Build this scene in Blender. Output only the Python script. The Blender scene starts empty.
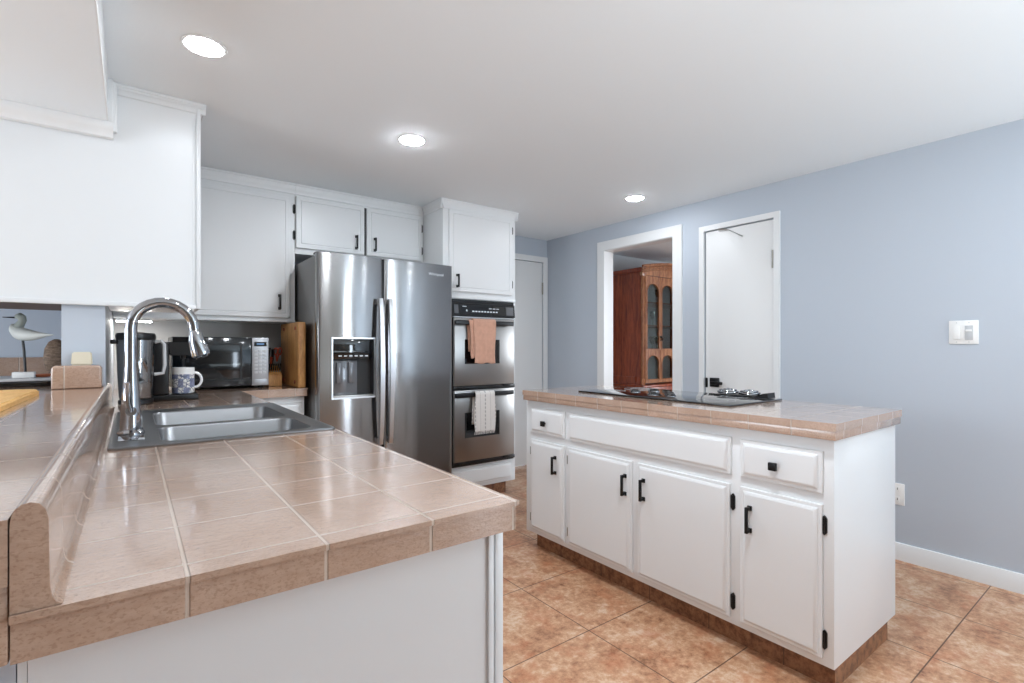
import bpy, bmesh, math, random
from mathutils import Vector, Matrix
random.seed(7)
S = bpy.context.scene
COL = S.collection
# ------------------------------------------------------------------ camera
CAM_H = 1.18
YAW = math.radians(36.93)
cd = bpy.data.cameras.new('camera'); cam = bpy.data.objects.new('camera', cd); COL.objects.link(cam)
cam.location = (0, 0, CAM_H); cam.rotation_euler = (math.pi/2, 0, -YAW)
cd.sensor_width = 36; cd.lens = 507/1024*36; cd.shift_y = 6.0/1024; cd.clip_start = 0.02
S.camera = cam
# ------------------------------------------------------------------ world, exposure, daylight, added fill
w = bpy.data.worlds.new('world'); S.world = w; w.use_nodes = True
bg = w.node_tree.nodes['Background']; bg.inputs[0].default_value = (.75, .86, 1, 1); bg.inputs[1].default_value = 1.4
S.view_settings.view_transform = 'Standard'; S.view_settings.look = 'None'
S.view_settings.gamma = 1; S.view_settings.use_curve_mapping = False
S.view_settings.exposure = 0.30

def area(name, loc, rot, sx, sy, power, col, spread=180):
    l = bpy.data.lights.new(name, 'AREA'); l.shape = 'RECTANGLE'; l.size = sx; l.size_y = sy
    l.energy = power; l.color = col; l.spread = math.radians(spread)
    o = bpy.data.objects.new(name, l); COL.objects.link(o); o.location = loc; o.rotation_euler = rot
    return o
PI = math.pi
DAY = (.86, .93, 1.0)
# daylight entering by the windows of the walls behind and left of the camera
area('daylight_back_window', (2.9, -2.95, 1.2), (PI/2, 0, 0), .36, 1.8, 26, (.74, .87, 1.0))
area('daylight_left_window', (-2.95, 1.6, 1.35), (PI/2, 0, -PI/2), 1.7, 1.6, 56, DAY)
area('nook_fill', (-1.9, 3.9, 1.6), (PI/2, 0, PI), .9, .9, 12, DAY)  # added fill for the dim nook; the wall has no window here
area('dining_fill', (6.9, .35, 1.4), (PI/2, 0, PI/2), 1.3, 1.6, 62, DAY)  # unseen light added to brighten the room beyond the doorway
# two bodiless fill lights added behind the camera to brighten the ceiling
UP = (.78, .93, 1.0)
for ux, uy, uz, sz, uw in ((1.2, -.7, .76, 1.2, 17), (2.7, -1.8, .7, .8, 38)):
    area('ceiling_fill', (ux, uy, uz), (PI, 0, 0), sz, sz, uw, UP)

# ------------------------------------------------------------------ materials
MATS = {}
def s2l(c):
    return tuple(((v/255)/12.92 if v/255 <= .04045 else (((v/255)+.055)/1.055)**2.4) for v in c) + (1,)
class NT:
    def __init__(s, name):
        s.m = bpy.data.materials.new(name); s.m.use_nodes = True; s.t = s.m.node_tree
        s.b = s.t.nodes['Principled BSDF']; MATS[name] = s.m
    def n(s, typ, **k):
        x = s.t.nodes.new(typ)
        for a, v in k.items(): setattr(x, a, v)
        return x
    def l(s, a, b): s.t.links.new(a, b)
    def math(s, op, a, b=None, c=None):
        x = s.n('ShaderNodeMath', operation=op)
        for i, v in enumerate((a, b, c)):
            if v is None: continue
            if isinstance(v, (int, float)): x.inputs[i].default_value = v
            else: s.l(v, x.inputs[i])
        return x.outputs[0]
    def mix(s, f, a, b):
        x = s.n('ShaderNodeMix', data_type='RGBA')
        for i, v in ((0, f), (6, a), (7, b)):
            if isinstance(v, (int, float, tuple)): x.inputs[i].default_value = v
            else: s.l(v, x.inputs[i])
        return x.outputs[2]
    def noise(s, vec, scale, detail=4, rough=.5, stretch=None):
        x = s.n('ShaderNodeTexNoise'); x.inputs['Scale'].default_value = scale
        x.inputs['Detail'].default_value = detail; x.inputs['Roughness'].default_value = rough
        if stretch:
            mp = s.n('ShaderNodeMapping'); mp.inputs['Scale'].default_value = stretch; s.l(vec, mp.inputs[0]); vec = mp.outputs[0]
        s.l(vec, x.inputs[0]); return x.outputs[0]
    def pos(s): return s.n('ShaderNodeNewGeometry').outputs['Position']
    def ramp(s, f, stops):
        x = s.n('ShaderNodeValToRGB'); e = x.color_ramp.elements
        while len(e) < len(stops): e.new(.5)
        for i, (p, c) in enumerate(stops): e[i].position = p; e[i].color = c
        s.l(f, x.inputs[0]); return x.outputs[0]
    def bump(s, h, strength, dist=.002, prev=None):
        x = s.n('ShaderNodeBump'); x.inputs['Strength'].default_value = strength; x.inputs['Distance'].default_value = dist
        s.l(h, x.inputs['Height'])
        if prev: s.l(prev, x.inputs['Normal'])
        return x.outputs[0]
def plain(name, rgb, rough=.5, metal=0, coat=0, bumps=None, spec=None, emit=None):
    t = NT(name); b = t.b
    b.inputs['Base Color'].default_value = s2l(rgb); b.inputs['Roughness'].default_value = rough; b.inputs['Metallic'].default_value = metal
    b.inputs['Coat Weight'].default_value = coat
    if spec is not None: b.inputs['Specular IOR Level'].default_value = spec
    if bumps:
        h = t.noise(t.pos(), bumps[0], 3, .6); t.l(t.bump(h, bumps[1], .002), b.inputs['Normal'])
    if emit: b.inputs['Emission Color'].default_value = s2l(emit[0]); b.inputs['Emission Strength'].default_value = emit[1]
    return t.m
plain('wall_blue', (190, 198, 208), .55, bumps=(60, .12))
plain('back_wall_dark', (150, 140, 130), .55)  # unseen wall behind the camera, toned dark to cut its bounced light
plain('wall_pale', (215, 220, 222), .6, bumps=(60, .1))
plain('ceiling_white', (240, 245, 248), .8, bumps=(90, .15))
plain('white_paint', (229, 231, 232), .32, bumps=(25, .05))
plain('trim_white', (232, 233, 233), .35)
plain('door_white', (234, 234, 233), .4)
plain('black_iron', (14, 14, 15), .35, .3)
plain('black_plastic', (13, 13, 15), .3)
plain('black_gloss', (8, 9, 11), .06, coat=.5)
plain('dark_recess', (30, 30, 31), .5)
plain('chrome', (172, 174, 178), .06, 1)
plain('satin_metal', (190, 190, 188), .28, 1)
plain('handle_steel', (205, 206, 208), .3, 1)
plain('silver_plastic', (176, 178, 182), .35, .5)
plain('display_blue', (60, 90, 125), .2, emit=((110, 150, 190), .35))
plain('mark_white', (205, 212, 218), .4)
plain('brass_hinge', (150, 148, 140), .35, 1)
plain('plastic_white', (240, 240, 238), .35)
plain('plastic_grey', (196, 198, 200), .35)
plain('cream_plastic', (226, 218, 196), .4)
plain('lamp_lens', (255, 250, 240), .4, emit=((242, 248, 255), 46))
plain('strip_lens', (255, 255, 255), .4, emit=((255, 252, 246), 55))
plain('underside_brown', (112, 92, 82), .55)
plain('bird_white', (208, 212, 208), .6, bumps=(70, .3))
plain('bird_grey', (150, 158, 152), .6, bumps=(70, .3))
plain('ceramic_white', (238, 238, 238), .12, coat=.5)
plain('orange_red', (160, 66, 40), .4)
plain('orange_tile', (196, 110, 70), .5)
plain('smoke_plastic', (110, 112, 116), .15, .2)
plain('dining_curtain', (210, 212, 212), .8)
plain('splash_grey', (176, 176, 176), .5)
plain('glass_shelf', (172, 172, 178), .5)

def grid_mask(t, specs, width):
    """1 on the grout lines; specs = list of (axis, origin, spacing)"""
    sep = t.n('ShaderNodeSeparateXYZ'); t.l(t.pos(), sep.inputs[0]); out = None
    for ax, o, sp in specs:
        v = t.math('DIVIDE', t.math('SUBTRACT', sep.outputs[ax], o), sp)
        fr = t.math('SUBTRACT', v, t.math('FLOOR', v))
        d = t.math('MULTIPLY', t.math('MINIMUM', fr, t.math('SUBTRACT', 1.0, fr)), sp)
        mr = t.n('ShaderNodeMapRange', interpolation_type='SMOOTHSTEP')
        t.l(d, mr.inputs[0]); mr.inputs[1].default_value = width*.35; mr.inputs[2].default_value = width
        mr.inputs[3].default_value = 1; mr.inputs[4].default_value = 0
        out = mr.outputs[0] if out is None else t.math('MAXIMUM', out, mr.outputs[0])
    # cell ids for tone variation
    return out
def counter_tile(name, specs):
    t = NT(name); p = t.pos()
    g = grid_mask(t, specs, .0031)
    streak = t.noise(p, 110, 4, .75, (.5, 1.2, 1.2)); blot = t.noise(p, 9, 3)
    base = t.ramp(blot, [(.3, s2l((182, 153, 132))), (.7, s2l((198, 171, 152)))])
    base = t.mix(t.math('MULTIPLY', t.math('SUBTRACT', streak, .38), 1.1), base, s2l((146, 110, 90)))
    pit = t.ramp(t.noise(p, 360, 2, .6, (.6, 1, 1)), [(.54, (0, 0, 0, 1)), (.62, (1, 1, 1, 1))])
    base = t.mix(t.math('MULTIPLY', pit, .36), base, s2l((132, 96, 76)))
    # each tile a slightly different tone
    sep = t.n('ShaderNodeSeparateXYZ'); t.l(p, sep.inputs[0]); comb = t.n('ShaderNodeCombineXYZ')
    for ax, o, sp in specs: t.l(t.math('FLOOR', t.math('DIVIDE', t.math('SUBTRACT', sep.outputs[ax], o), sp)), comb.inputs[ax])
    wn = t.n('ShaderNodeTexWhiteNoise', noise_dimensions='3D'); t.l(comb.outputs[0], wn.inputs[0])
    base = t.mix(t.math('MULTIPLY', wn.outputs['Value'], .22), base, s2l((166, 132, 112)))
    t.l(t.mix(g, base, s2l((198, 180, 165))), t.b.inputs['Base Color'])
    t.l(t.math('MULTIPLY_ADD', g, .4, .17), t.b.inputs['Roughness'])
    hgt = t.math('SUBTRACT', t.math('MULTIPLY', streak, .5), g)
    wob = t.noise(p, 14, 2)
    n1 = t.bump(wob, .25, .004)
    t.l(t.bump(hgt, .8, .0025, n1), t.b.inputs['Normal'])
    t.b.inputs['Coat Weight'].default_value = 1.0; t.b.inputs['Coat Roughness'].default_value = .10; t.b.inputs['Coat IOR'].default_value = 1.6
    return t.m
SP = .1535
counter_tile('tile_peninsula', [(0, .050, .150), (1, .847, SP)])
counter_tile('tile_bar', [(0, -.225, .31), (1, 1.0, SP)])
counter_tile('tile_rail', [(1, .93, SP)])
counter_tile('tile_island', [(0, 1.76, SP), (1, .83, SP)])
counter_tile('tile_block', [(0, -.205, .31)])
counter_tile('tile_backsplash', [(0, -.5, SP)])

t = NT('floor_tile'); p = t.pos()
g = grid_mask(t, [(0, 1.526, .4572), (1, 1.954, .4572)], .0035)
n1 = t.noise(p, 5.5, 8, .68); n2 = t.noise(p, 34, 8, .75); n3 = t.noise(p, 2.2, 2)
base = t.ramp(t.math('ADD', t.math('MULTIPLY', n1, .5), t.math('MULTIPLY', n2, .5)),
    [(.38, s2l((132, 88, 62))), (.46, s2l((178, 130, 98))), (.52, s2l((198, 154, 120))), (.60, s2l((216, 188, 162)))])
base = t.mix(t.math('MULTIPLY', t.ramp(t.noise(p, 8, 6, .7, (1, 1, 1)), [(.5, (0, 0, 0, 1)), (.66, (1, 1, 1, 1))]), .5), base, s2l((184, 108, 70)))
t.l(t.mix(g, base, s2l((104, 76, 58))), t.b.inputs['Base Color'])
t.l(t.math('MULTIPLY_ADD', n2, .25, .25), t.b.inputs['Roughness'])
t.l(t.bump(t.math('SUBTRACT', t.math('MULTIPLY', n2, .4), g), .35, .0015), t.b.inputs['Normal'])

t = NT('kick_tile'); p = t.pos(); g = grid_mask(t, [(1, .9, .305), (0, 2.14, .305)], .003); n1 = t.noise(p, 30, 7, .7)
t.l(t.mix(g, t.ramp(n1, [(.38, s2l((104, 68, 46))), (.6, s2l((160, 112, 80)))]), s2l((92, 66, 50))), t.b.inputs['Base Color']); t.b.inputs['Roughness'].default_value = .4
def steel(name, rgb, rough, axis_stretch, bump=.06, aniso=.0):
    t = NT(name); p = t.pos(); n = t.noise(p, 14, 4, .6, axis_stretch)
    t.b.inputs['Base Color'].default_value = s2l(rgb); t.b.inputs['Metallic'].default_value = 1
    t.l(t.math('MULTIPLY_ADD', n, .02, rough), t.b.inputs['Roughness'])
    t.l(t.bump(t.noise(p, 3, 1, .5, (1, 1, .3)), bump, .01), t.b.inputs['Normal'])
    cv = t.n('ShaderNodeCombineXYZ'); cv.inputs[2].default_value = 1; t.l(cv.outputs[0], t.b.inputs['Tangent']); t.b.inputs['Anisotropic'].default_value = aniso
    return t.m
steel('fridge_steel', (148, 147, 147), .15, (1, 1, 1), .03, .88)
steel('fridge_side', (140, 139, 138), .42, (1, 40, 1))
steel('oven_steel', (158, 156, 154), .30, (1, 1, 1), .03, .0)
plain('sink_steel', (128, 130, 132), .34, 1)

def wood(name, dark, light, scale, stretch, rough=.45, coat=0):
    t = NT(name); p = t.pos(); n = t.noise(p, scale, 5, .6, stretch); n2 = t.noise(p, scale*4, 3, .6, stretch)
    c = t.ramp(t.math('ADD', t.math('MULTIPLY', n, .7), t.math('MULTIPLY', n2, .3)), [(.36, s2l(dark)), (.62, s2l(light))])
    t.l(c, t.b.inputs['Base Color']); t.b.inputs['Roughness'].default_value = rough; t.b.inputs['Coat Weight'].default_value = coat
    t.l(t.bump(n2, .1, .001), t.b.inputs['Normal'])
    return t.m
wood('board_wood', (166, 112, 60), (208, 158, 98), 9, (4, 4, .7))
wood('board_end_wood', (168, 112, 60), (206, 160, 104), 26, (1, 1, 1))
wood('cutting_board_wood', (214, 160, 84), (236, 190, 118), 10, (5, .8, 5))
wood('block_wood', (190, 130, 70), (222, 168, 104), 12, (4, 4, .8))
wood('cherry_wood', (112, 40, 16), (176, 80, 40), 6, (5, 5, .5), .3, .3)
wood('cherry_light', (134, 74, 42), (196, 134, 88), 8, (4, 4, .6), .28, .4)
wood('wicker', (92, 74, 60), (148, 124, 104), 40, (1, 1, 3), .7)

# towels and mug
def cloth(name, rgb, rough=.95):
    t = NT(name); p = t.pos(); n = t.noise(p, 260, 3); n2 = t.noise(p, 40, 3)
    t.l(t.mix(n2, s2l(rgb), s2l(tuple(int(v*.86) for v in rgb))), t.b.inputs['Base Color'])
    t.b.inputs['Roughness'].default_value = rough; t.b.inputs['Sheen Weight'].default_value = .3
    t.l(t.bump(n, .5, .002), t.b.inputs['Normal']); return t.m
cloth('towel_pink', (214, 164, 140))
t = NT('towel_white'); sep = t.n('ShaderNodeSeparateXYZ'); t.l(t.pos(), sep.inputs[0])
def stripe(t, v, o, sp, wd):
    q = t.math('DIVIDE', t.math('SUBTRACT', v, o), sp); fr = t.math('SUBTRACT', q, t.math('FLOOR', q))
    return t.math('LESS_THAN', t.math('MULTIPLY', t.math('ABSOLUTE', t.math('SUBTRACT', fr, .5)), sp), wd)
a_ = stripe(t, sep.outputs[0], 2.10, .092, .0045); b_ = stripe(t, sep.outputs[2], .56, .030, .009)
c_ = stripe(t, sep.outputs[0], 2.054, .092, .0018); d_ = stripe(t, sep.outputs[2], .56, .014, .004)
mk = t.math('MAXIMUM', t.math('MULTIPLY', a_, b_), t.math('MULTIPLY', c_, d_))
t.l(t.mix(mk, s2l((222, 218, 214)), s2l((165, 162, 160))), t.b.inputs['Base Color']); t.b.inputs['Roughness'].default_value = .95
t.l(t.bump(t.noise(t.pos(), 260, 3), .5, .002), t.b.inputs['Normal'])

t = NT('mug_glaze'); sep = t.n('ShaderNodeSeparateXYZ'); t.l(t.pos(), sep.inputs[0])
ch = t.n('ShaderNodeTexChecker'); ch.inputs['Scale'].default_value = 1; mp = t.n('ShaderNodeMapping'); mp.inputs['Scale'].default_value = (19, 19, 24); mp.inputs['Location'].default_value = (.2, .2, .27)
t.l(t.pos(), mp.inputs[0]); t.l(mp.outputs[0], ch.inputs[0]); ch.inputs[1].default_value = s2l((136, 144, 172)); ch.inputs[2].default_value = s2l((226, 226, 222))
vo = t.n('ShaderNodeTexVoronoi', feature='DISTANCE_TO_EDGE'); vo.inputs['Scale'].default_value = 60; t.l(t.pos(), vo.inputs[0])
pat = t.mix(t.math('LESS_THAN', vo.outputs[0], .07), ch.outputs[0], s2l((110, 116, 138)))
band = t.math('LESS_THAN', sep.outputs[2], 1.052)
t.l(t.mix(band, s2l((238, 238, 236)), pat), t.b.inputs['Base Color']); t.b.inputs['Roughness'].default_value = .12

def glass(name, rgb, tr, rough=.02):
    t = NT(name); tb = t.n('ShaderNodeBsdfTransparent'); tb.inputs[0].default_value = s2l(rgb)
    gl = t.n('ShaderNodeBsdfGlossy'); gl.inputs['Roughness'].default_value = rough; mx = t.n('ShaderNodeMixShader'); mx.inputs[0].default_value = 1-tr
    t.l(tb.outputs[0], mx.inputs[1]); t.l(gl.outputs[0], mx.inputs[2])
    t.l(mx.outputs[0], t.t.nodes['Material Output'].inputs['Surface'])
glass('clear_glass', (225, 232, 230), .9)
glass('tank_glass', (165, 168, 172), .7)
glass('window_glass', (250, 250, 250), .93)

t = NT('microwave_glass'); t.b.inputs['Base Color'].default_value = s2l((16, 20, 24)); t.b.inputs['Roughness'].default_value = .09
t.b.inputs['Specular IOR Level'].default_value = .5

# ------------------------------------------------------------------ mesh helpers
def B(): return bmesh.new()
def box(bm, x0, x1, y0, y1, z0, z1, bev=0, seg=2, mat=0):
    x0, x1 = sorted((x0, x1)); y0, y1 = sorted((y0, y1)); z0, z1 = sorted((z0, z1))
    vs = [bm.verts.new(c) for c in ((x0,y0,z0),(x1,y0,z0),(x1,y1,z0),(x0,y1,z0),(x0,y0,z1),(x1,y0,z1),(x1,y1,z1),(x0,y1,z1))]
    fs = [bm.faces.new([vs[i] for i in q]) for q in ((0,3,2,1),(4,5,6,7),(0,1,5,4),(1,2,6,5),(2,3,7,6),(3,0,4,7))]
    for f in fs: f.material_index = mat
    if bev > 0:
        es = list({e for f in fs for e in f.edges})
        r = bmesh.ops.bevel(bm, geom=es, offset=bev, segments=seg, affect='EDGES', profile=.5)
        for f in r['faces']: f.material_index = mat
    return bm
def BX(*a, **k): return box(B(), *a, **k)
def tube(bm, pts, r, n=16, cap=True):
    """round tube along pts; r number or list"""
    pts = [Vector(p) for p in pts]; rr = r if isinstance(r, (list, tuple)) else [r]*len(pts)
    rings = []; ref = None
    for i, p in enumerate(pts):
        d = (pts[min(i+1, len(pts)-1)] - pts[max(i-1, 0)]).normalized()
        if ref is None:
            ref = Vector((0, 0, 1)) if abs(d.z) < .9 else Vector((1, 0, 0))
        u = (ref - d*ref.dot(d)).normalized(); ref = u; v = d.cross(u)
        rings.append([bm.verts.new(p + (u*math.cos(2*PI*k/n) + v*math.sin(2*PI*k/n))*rr[i]) for k in range(n)])
    for a, b in zip(rings, rings[1:]):
        for k in range(n): bm.faces.new((a[k], a[(k+1) % n], b[(k+1) % n], b[k]))
    if cap: bm.faces.new(rings[0][::-1]); bm.faces.new(rings[-1])
    return bm
def lathe(bm, prof, c=(0, 0, 0), n=32, axis='Z', sx=1, sy=1, hollow=False):
    """prof = [(r, h)...] around an axis through c"""
    rings = []
    for r, h in prof:
        ring = []
        for k in range(n):
            a = 2*PI*k/n; u, v = r*math.cos(a)*sx, r*math.sin(a)*sy
            q = {'Z': (u, v, h), 'X': (h, u, v), 'Y': (v, h, u)}[axis]
            ring.append(bm.verts.new((c[0]+q[0], c[1]+q[1], c[2]+q[2])))
        rings.append(ring)
    for a, b in zip(rings, rings[1:]):
        for k in range(n): bm.faces.new((a[k], a[(k+1) % n], b[(k+1) % n], b[k]))
    if hollow:
        a, b = rings[-1], rings[0]
        for k in range(n): bm.faces.new((a[k], a[(k+1) % n], b[(k+1) % n], b[k]))
    else: bm.faces.new(rings[0][::-1]); bm.faces.new(rings[-1])
    return bm
def prism(bm, poly, w0, w1, f, mat=0):
    """poly = [(u,v)], extruded from w0 to w1 by map f(u,v,w)"""
    a = [bm.verts.new(f(u, v, w0)) for u, v in poly]; b = [bm.verts.new(f(u, v, w1)) for u, v in poly]
    n = len(poly); fs = [bm.faces.new(a[::-1]), bm.faces.new(b)]
    for k in range(n): fs.append(bm.faces.new((a[k], a[(k+1) % n], b[(k+1) % n], b[k])))
    for q in fs: q.material_index = mat
    return bm
def cells(bm, us, vs, filled, w0, w1, f, bev=0, bevel_test=None):
    """slab of rectangles on a grid, with holes; closed shell"""
    vd = {}
    def V(i, j, k):
        if (i, j, k) not in vd: vd[(i, j, k)] = bm.verts.new(f(us[i], vs[j], (w0, w1)[k]))
        return vd[(i, j, k)]
    nu, nv = len(us)-1, len(vs)-1
    F = lambda i, j: 0 <= i < nu and 0 <= j < nv and filled(i, j)
    for i in range(nu):
        for j in range(nv):
            if not F(i, j): continue
            for k in (0, 1): bm.faces.new([V(i,j,k), V(i+1,j,k), V(i+1,j+1,k), V(i,j+1,k)][::(1 if k else -1)])
            if not F(i-1, j): bm.faces.new((V(i,j,0), V(i,j,1), V(i,j+1,1), V(i,j+1,0)))
            if not F(i+1, j): bm.faces.new((V(i+1,j,0), V(i+1,j+1,0), V(i+1,j+1,1), V(i+1,j,1)))
            if not F(i, j-1): bm.faces.new((V(i,j,0), V(i+1,j,0), V(i+1,j,1), V(i,j,1)))
            if not F(i, j+1): bm.faces.new((V(i,j+1,0), V(i,j+1,1), V(i+1,j+1,1), V(i+1,j+1,0)))
    if bev:
        bm.edges.ensure_lookup_table()
        es = [e for e in bm.edges if e.calc_face_angle(0) > .5 and bevel_test(e.verts[0].co, e.verts[1].co)]
        bmesh.ops.bevel(bm, geom=es, offset=bev, segments=4, affect='EDGES', profile=.5)
    return bm
fXY = lambda u, v, w: (u, v, w)
fXZ = lambda u, v, w: (u, w, v)
fYZ = lambda u, v, w: (w, u, v)

def link(name, data): o = bpy.data.objects.new(name, data); COL.objects.link(o); return o
def thing(name, label, cat, loc=(0, 0, 0), group=None):
    o = link(name, None); o.location = loc; o.empty_display_size = .05; o['label'] = label; o['category'] = cat
    if group: o['group'] = group
    return o
def base_of(p):
    v = Vector((0, 0, 0))
    while p is not None: v += p.location; p = p.parent
    return v
def obj(name, bm, mats, parent=None, smooth=35, mods=None):
    bmesh.ops.recalc_face_normals(bm, faces=bm.faces[:])
    off = base_of(parent)
    if off.length: bmesh.ops.translate(bm, verts=bm.verts[:], vec=-off)
    if parent is None and bm.verts:
        xs = [v.co for v in bm.verts]
        c = Vector(((min(v.x for v in xs)+max(v.x for v in xs))/2, (min(v.y for v in xs)+max(v.y for v in xs))/2, min(v.z for v in xs)))
        bmesh.ops.translate(bm, verts=bm.verts[:], vec=-c)
    me = bpy.data.meshes.new(name); bm.to_mesh(me); bm.free()
    for m in (mats if isinstance(mats, (list, tuple)) else [mats]): me.materials.append(MATS[m])
    if smooth:
        me.polygons.foreach_set('use_smooth', [True]*len(me.polygons)); me.set_sharp_from_angle(angle=math.radians(smooth))
    o = link(name, me)
    if parent is not None: o.parent = parent
    else: o.location = c
    return o
def struct(name, bm, mats, **k): o = obj(name, bm, mats, **k); o['kind'] = 'structure'; return o
def tag(o, label, cat, group=None):
    o['label'] = label; o['category'] = cat
    if group: o['group'] = group
    return o
def copy_tree(o, parent=None, loc=None):
    c = o.copy(); COL.objects.link(c)
    if parent is not None: c.parent = parent
    if loc is not None: c.location = loc
    for ch in list(o.children): copy_tree(ch, c)
    return c

# ------------------------------------------------------------------ the room
H = 2.277
XR, YF, XL, YB = 3.42, 3.95, -3.0, -3.0
struct('floor', BX(XL-.1, 7.2, YB-.1, 4.3, -.1, 0), 'floor_tile')
struct('ceiling', BX(XL-.1, 7.2, YB-.1, 4.3, H, H+.1), 'ceiling_white')
# right wall with the doorway (Y 2.435-3.153) and the closet door opening (Y 1.652-2.152)
DW0, DW1, DWT = 2.421, 3.169, 2.062
CD0, CD1, CDT = 1.645, 2.16, 2.042
ys = [YB-.1, CD0, CD1, DW0, DW1, 4.3]; zs = [0, CDT, DWT, H]
def rf(i, j):
    if i == 1 and j == 0: return False
    if i == 3 and j <= 1: return False
    return True
struct('wall_right', cells(B(), ys, zs, rf, XR, XR+.10, fYZ), 'wall_blue')
# far wall with door
FD0, FD1, FDT = 2.58, 3.36, 2.045
struct('wall_far', cells(B(), [XL-.1, FD0, FD1, XR], [0, FDT, H], lambda i, j: not (i == 1 and j == 0), YF, YF+.1, fXZ), 'wall_blue')
# walls behind and left of the camera, with window openings
struct('wall_back', cells(B(), [XL-.1, 2.7, 3.1, XR], [0, .25, 2.15, H], lambda i, j: not (i == 1 and j == 1), YB-.1, YB, fXZ), 'back_wall_dark')
struct('wall_left', cells(B(), [YB, .7, 2.5, YF], [0, .5, 2.18, H], lambda i, j: not (i == 1 and j == 1), XL-.1, XL, fYZ), 'wall_blue')
def window(n, us, z0, z1, w, f, k=3):
    bm = B(); t_ = .05
    u = [us[0]]
    for q in range(k):
        a = us[0]+(us[1]-us[0])*q/k; b = us[0]+(us[1]-us[0])*(q+1)/k
        u += [a+t_, b-t_] if q == 0 else [a+t_/2, b-t_/2]
    u = sorted(set([round(x, 4) for x in u + [us[1]]]))
    cells(bm, u, [z0, z0+t_, z1-t_, z1], lambda i, j: not (j == 1 and i % 2 == 1), w-.03, w+.03, f)
    struct('window_%d' % n, bm, 'trim_white')
window(1, (2.7, 3.1), .25, 2.15, YB-.05, fXZ, 1)
window(2, (.7, 2.5), .5, 2.18, XL-.05, fYZ)
# partition between kitchen corner and the nook: the pale blue pillar at the end of the bar
struct('wall_partition', BX(-.222, -.085, 2.70, YF, 0, H), 'wall_blue')
# dining room shell
struct('wall_dining_far', BX(XR+.10, 7.2, 4.06, 4.16, 0, H), 'wall_pale')
struct('wall_dining_side', cells(B(), [YB-.1, -.35, 1.05, 4.06], [0, .5, 2.18, H], lambda i, j: not (i == 1 and j == 1), 7.0, 7.1, fYZ), 'wall_pale')
struct('wall_dining_near', BX(XR+.10, 7.0, -.6, -.5, 0, H), 'wall_pale')
# soffit above the bar
bm = BX(-1.7, -.078, -1.2, 2.675, 2.10, H)
struct('ceiling_soffit', bm, 'ceiling_white')
def mould(bm, prof, a, b, f): return prism(bm, prof, a, b, f)
# moulding under soffit, against the cabinet face, and up its side
bm = B()
prism(bm, [(2.678, 2.040), (2.660, 2.044), (2.655, 2.060), (2.643, 2.070), (2.634, 2.088), (2.634, 2.0995), (2.678, 2.0995)], -1.7, -.058, fYZ)
box(bm, -.0775, -.058, 2.634, 2.6805, 2.10, H-.001, bev=.003)
box(bm, -.0775, -.046, 2.655, 2.6805, 2.07, H-.001, bev=.003)
struct('trim_1', bm, 'trim_white')
bm = B()
prism(bm, [(-.0775, 2.0985), (-.0735, 2.0985), (-.0725, 2.118), (-.0765, 2.124), (-.0765, 2.262), (-.0735, H-.0005), (-.0775, H-.0005)], -1.2, 2.62, lambda u, v, w: (u, w, v))
struct('trim_2', bm, 'trim_white')
struct('trim_7', BX(-.0845, .862, YF-.006, YF-.0005, .931, 1.3505), 'splash_grey')
# baseboards
def baseb(name, f, a, b):
    return prism(B(), [(0, 0), (.014, 0), (.014, .086), (.010, .094), (0, .094)], a, b, f)
struct('baseboard_right', baseb('', lambda u, v, w: (XR-u, w, v), YB, 1.608), 'trim_white')
bm = baseb('', lambda u, v, w: (XR-u, w, v), 2.20, 2.365); struct('baseboard_right_middle', bm, 'trim_white')
bm = baseb('', lambda u, v, w: (XR-u, w, v), 3.25, YF); struct('baseboard_right_far', bm, 'trim_white')
# door casings
def casing(name, u0, u1, top, wd, f, depth=.016):
    bm = B()
    cells(bm, [u0-wd, u0, u1, u1+wd], [0, top, top+wd], lambda i, j: not (i == 1 and j == 0), 0, depth, f, bev=.004, bevel_test=lambda a, b: True)
    return struct(name, bm, 'trim_white')
casing('trim_3', DW0+.008, DW1-.017, DWT-.009, .082, lambda u, v, w: (XR-w, u, v))
casing('trim_4', CD0, CD1, CDT, .038, lambda u, v, w: (XR-w, u, v))
casing('trim_5', FD0, FD1, FDT, .055, lambda u, v, w: (u, YF-w, v))
# jamb lining of the doorway
bm = B()
cells(bm, [DW0+.0005, DW0+.014, DW1-.014, DW1-.0005], [0, DWT-.014, DWT-.0005], lambda i, j: not (i == 1 and j == 0), XR+.0002, XR+.11, fYZ)
struct('trim_6', bm, 'trim_white')

# ------------------------------------------------------------------ doors
d = struct('door_1', BX(XR+.004, XR+.044, CD0+.008, CD1-.006, .008, CDT-.006, bev=.002), 'door_white')
def handle_plate():
    bm = BX(XR-.016, XR+.0035, 2.042, 2.110, .892, .958, bev=.003)
    return bm
par = d
def child(name, bm, m, parent): return obj(name, bm, m, parent)
# parts on structure doors
h = child('door_handle', handle_plate(), 'black_iron', d)
bm = B(); tube(bm, [(XR-.015, 2.076, .922), (XR-.045, 2.076, .922)], .011); box(bm, XR-.054, XR-.04, 1.992, 2.086, .911, .933, bev=.004)
child('lever', bm, 'black_iron', h)
child('latch', BX(XR-.003, XR+.003, 2.135, 2.152, .885, .955, bev=.001), 'black_iron', d)
for z in (1.71, .30):
    bm = B(); tube(bm, [(XR-.006, CD0+.010, z), (XR-.006, CD0+.010, z+.12)], .006, 10)
    child('hinge', bm, 'brass_hinge', d)
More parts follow.
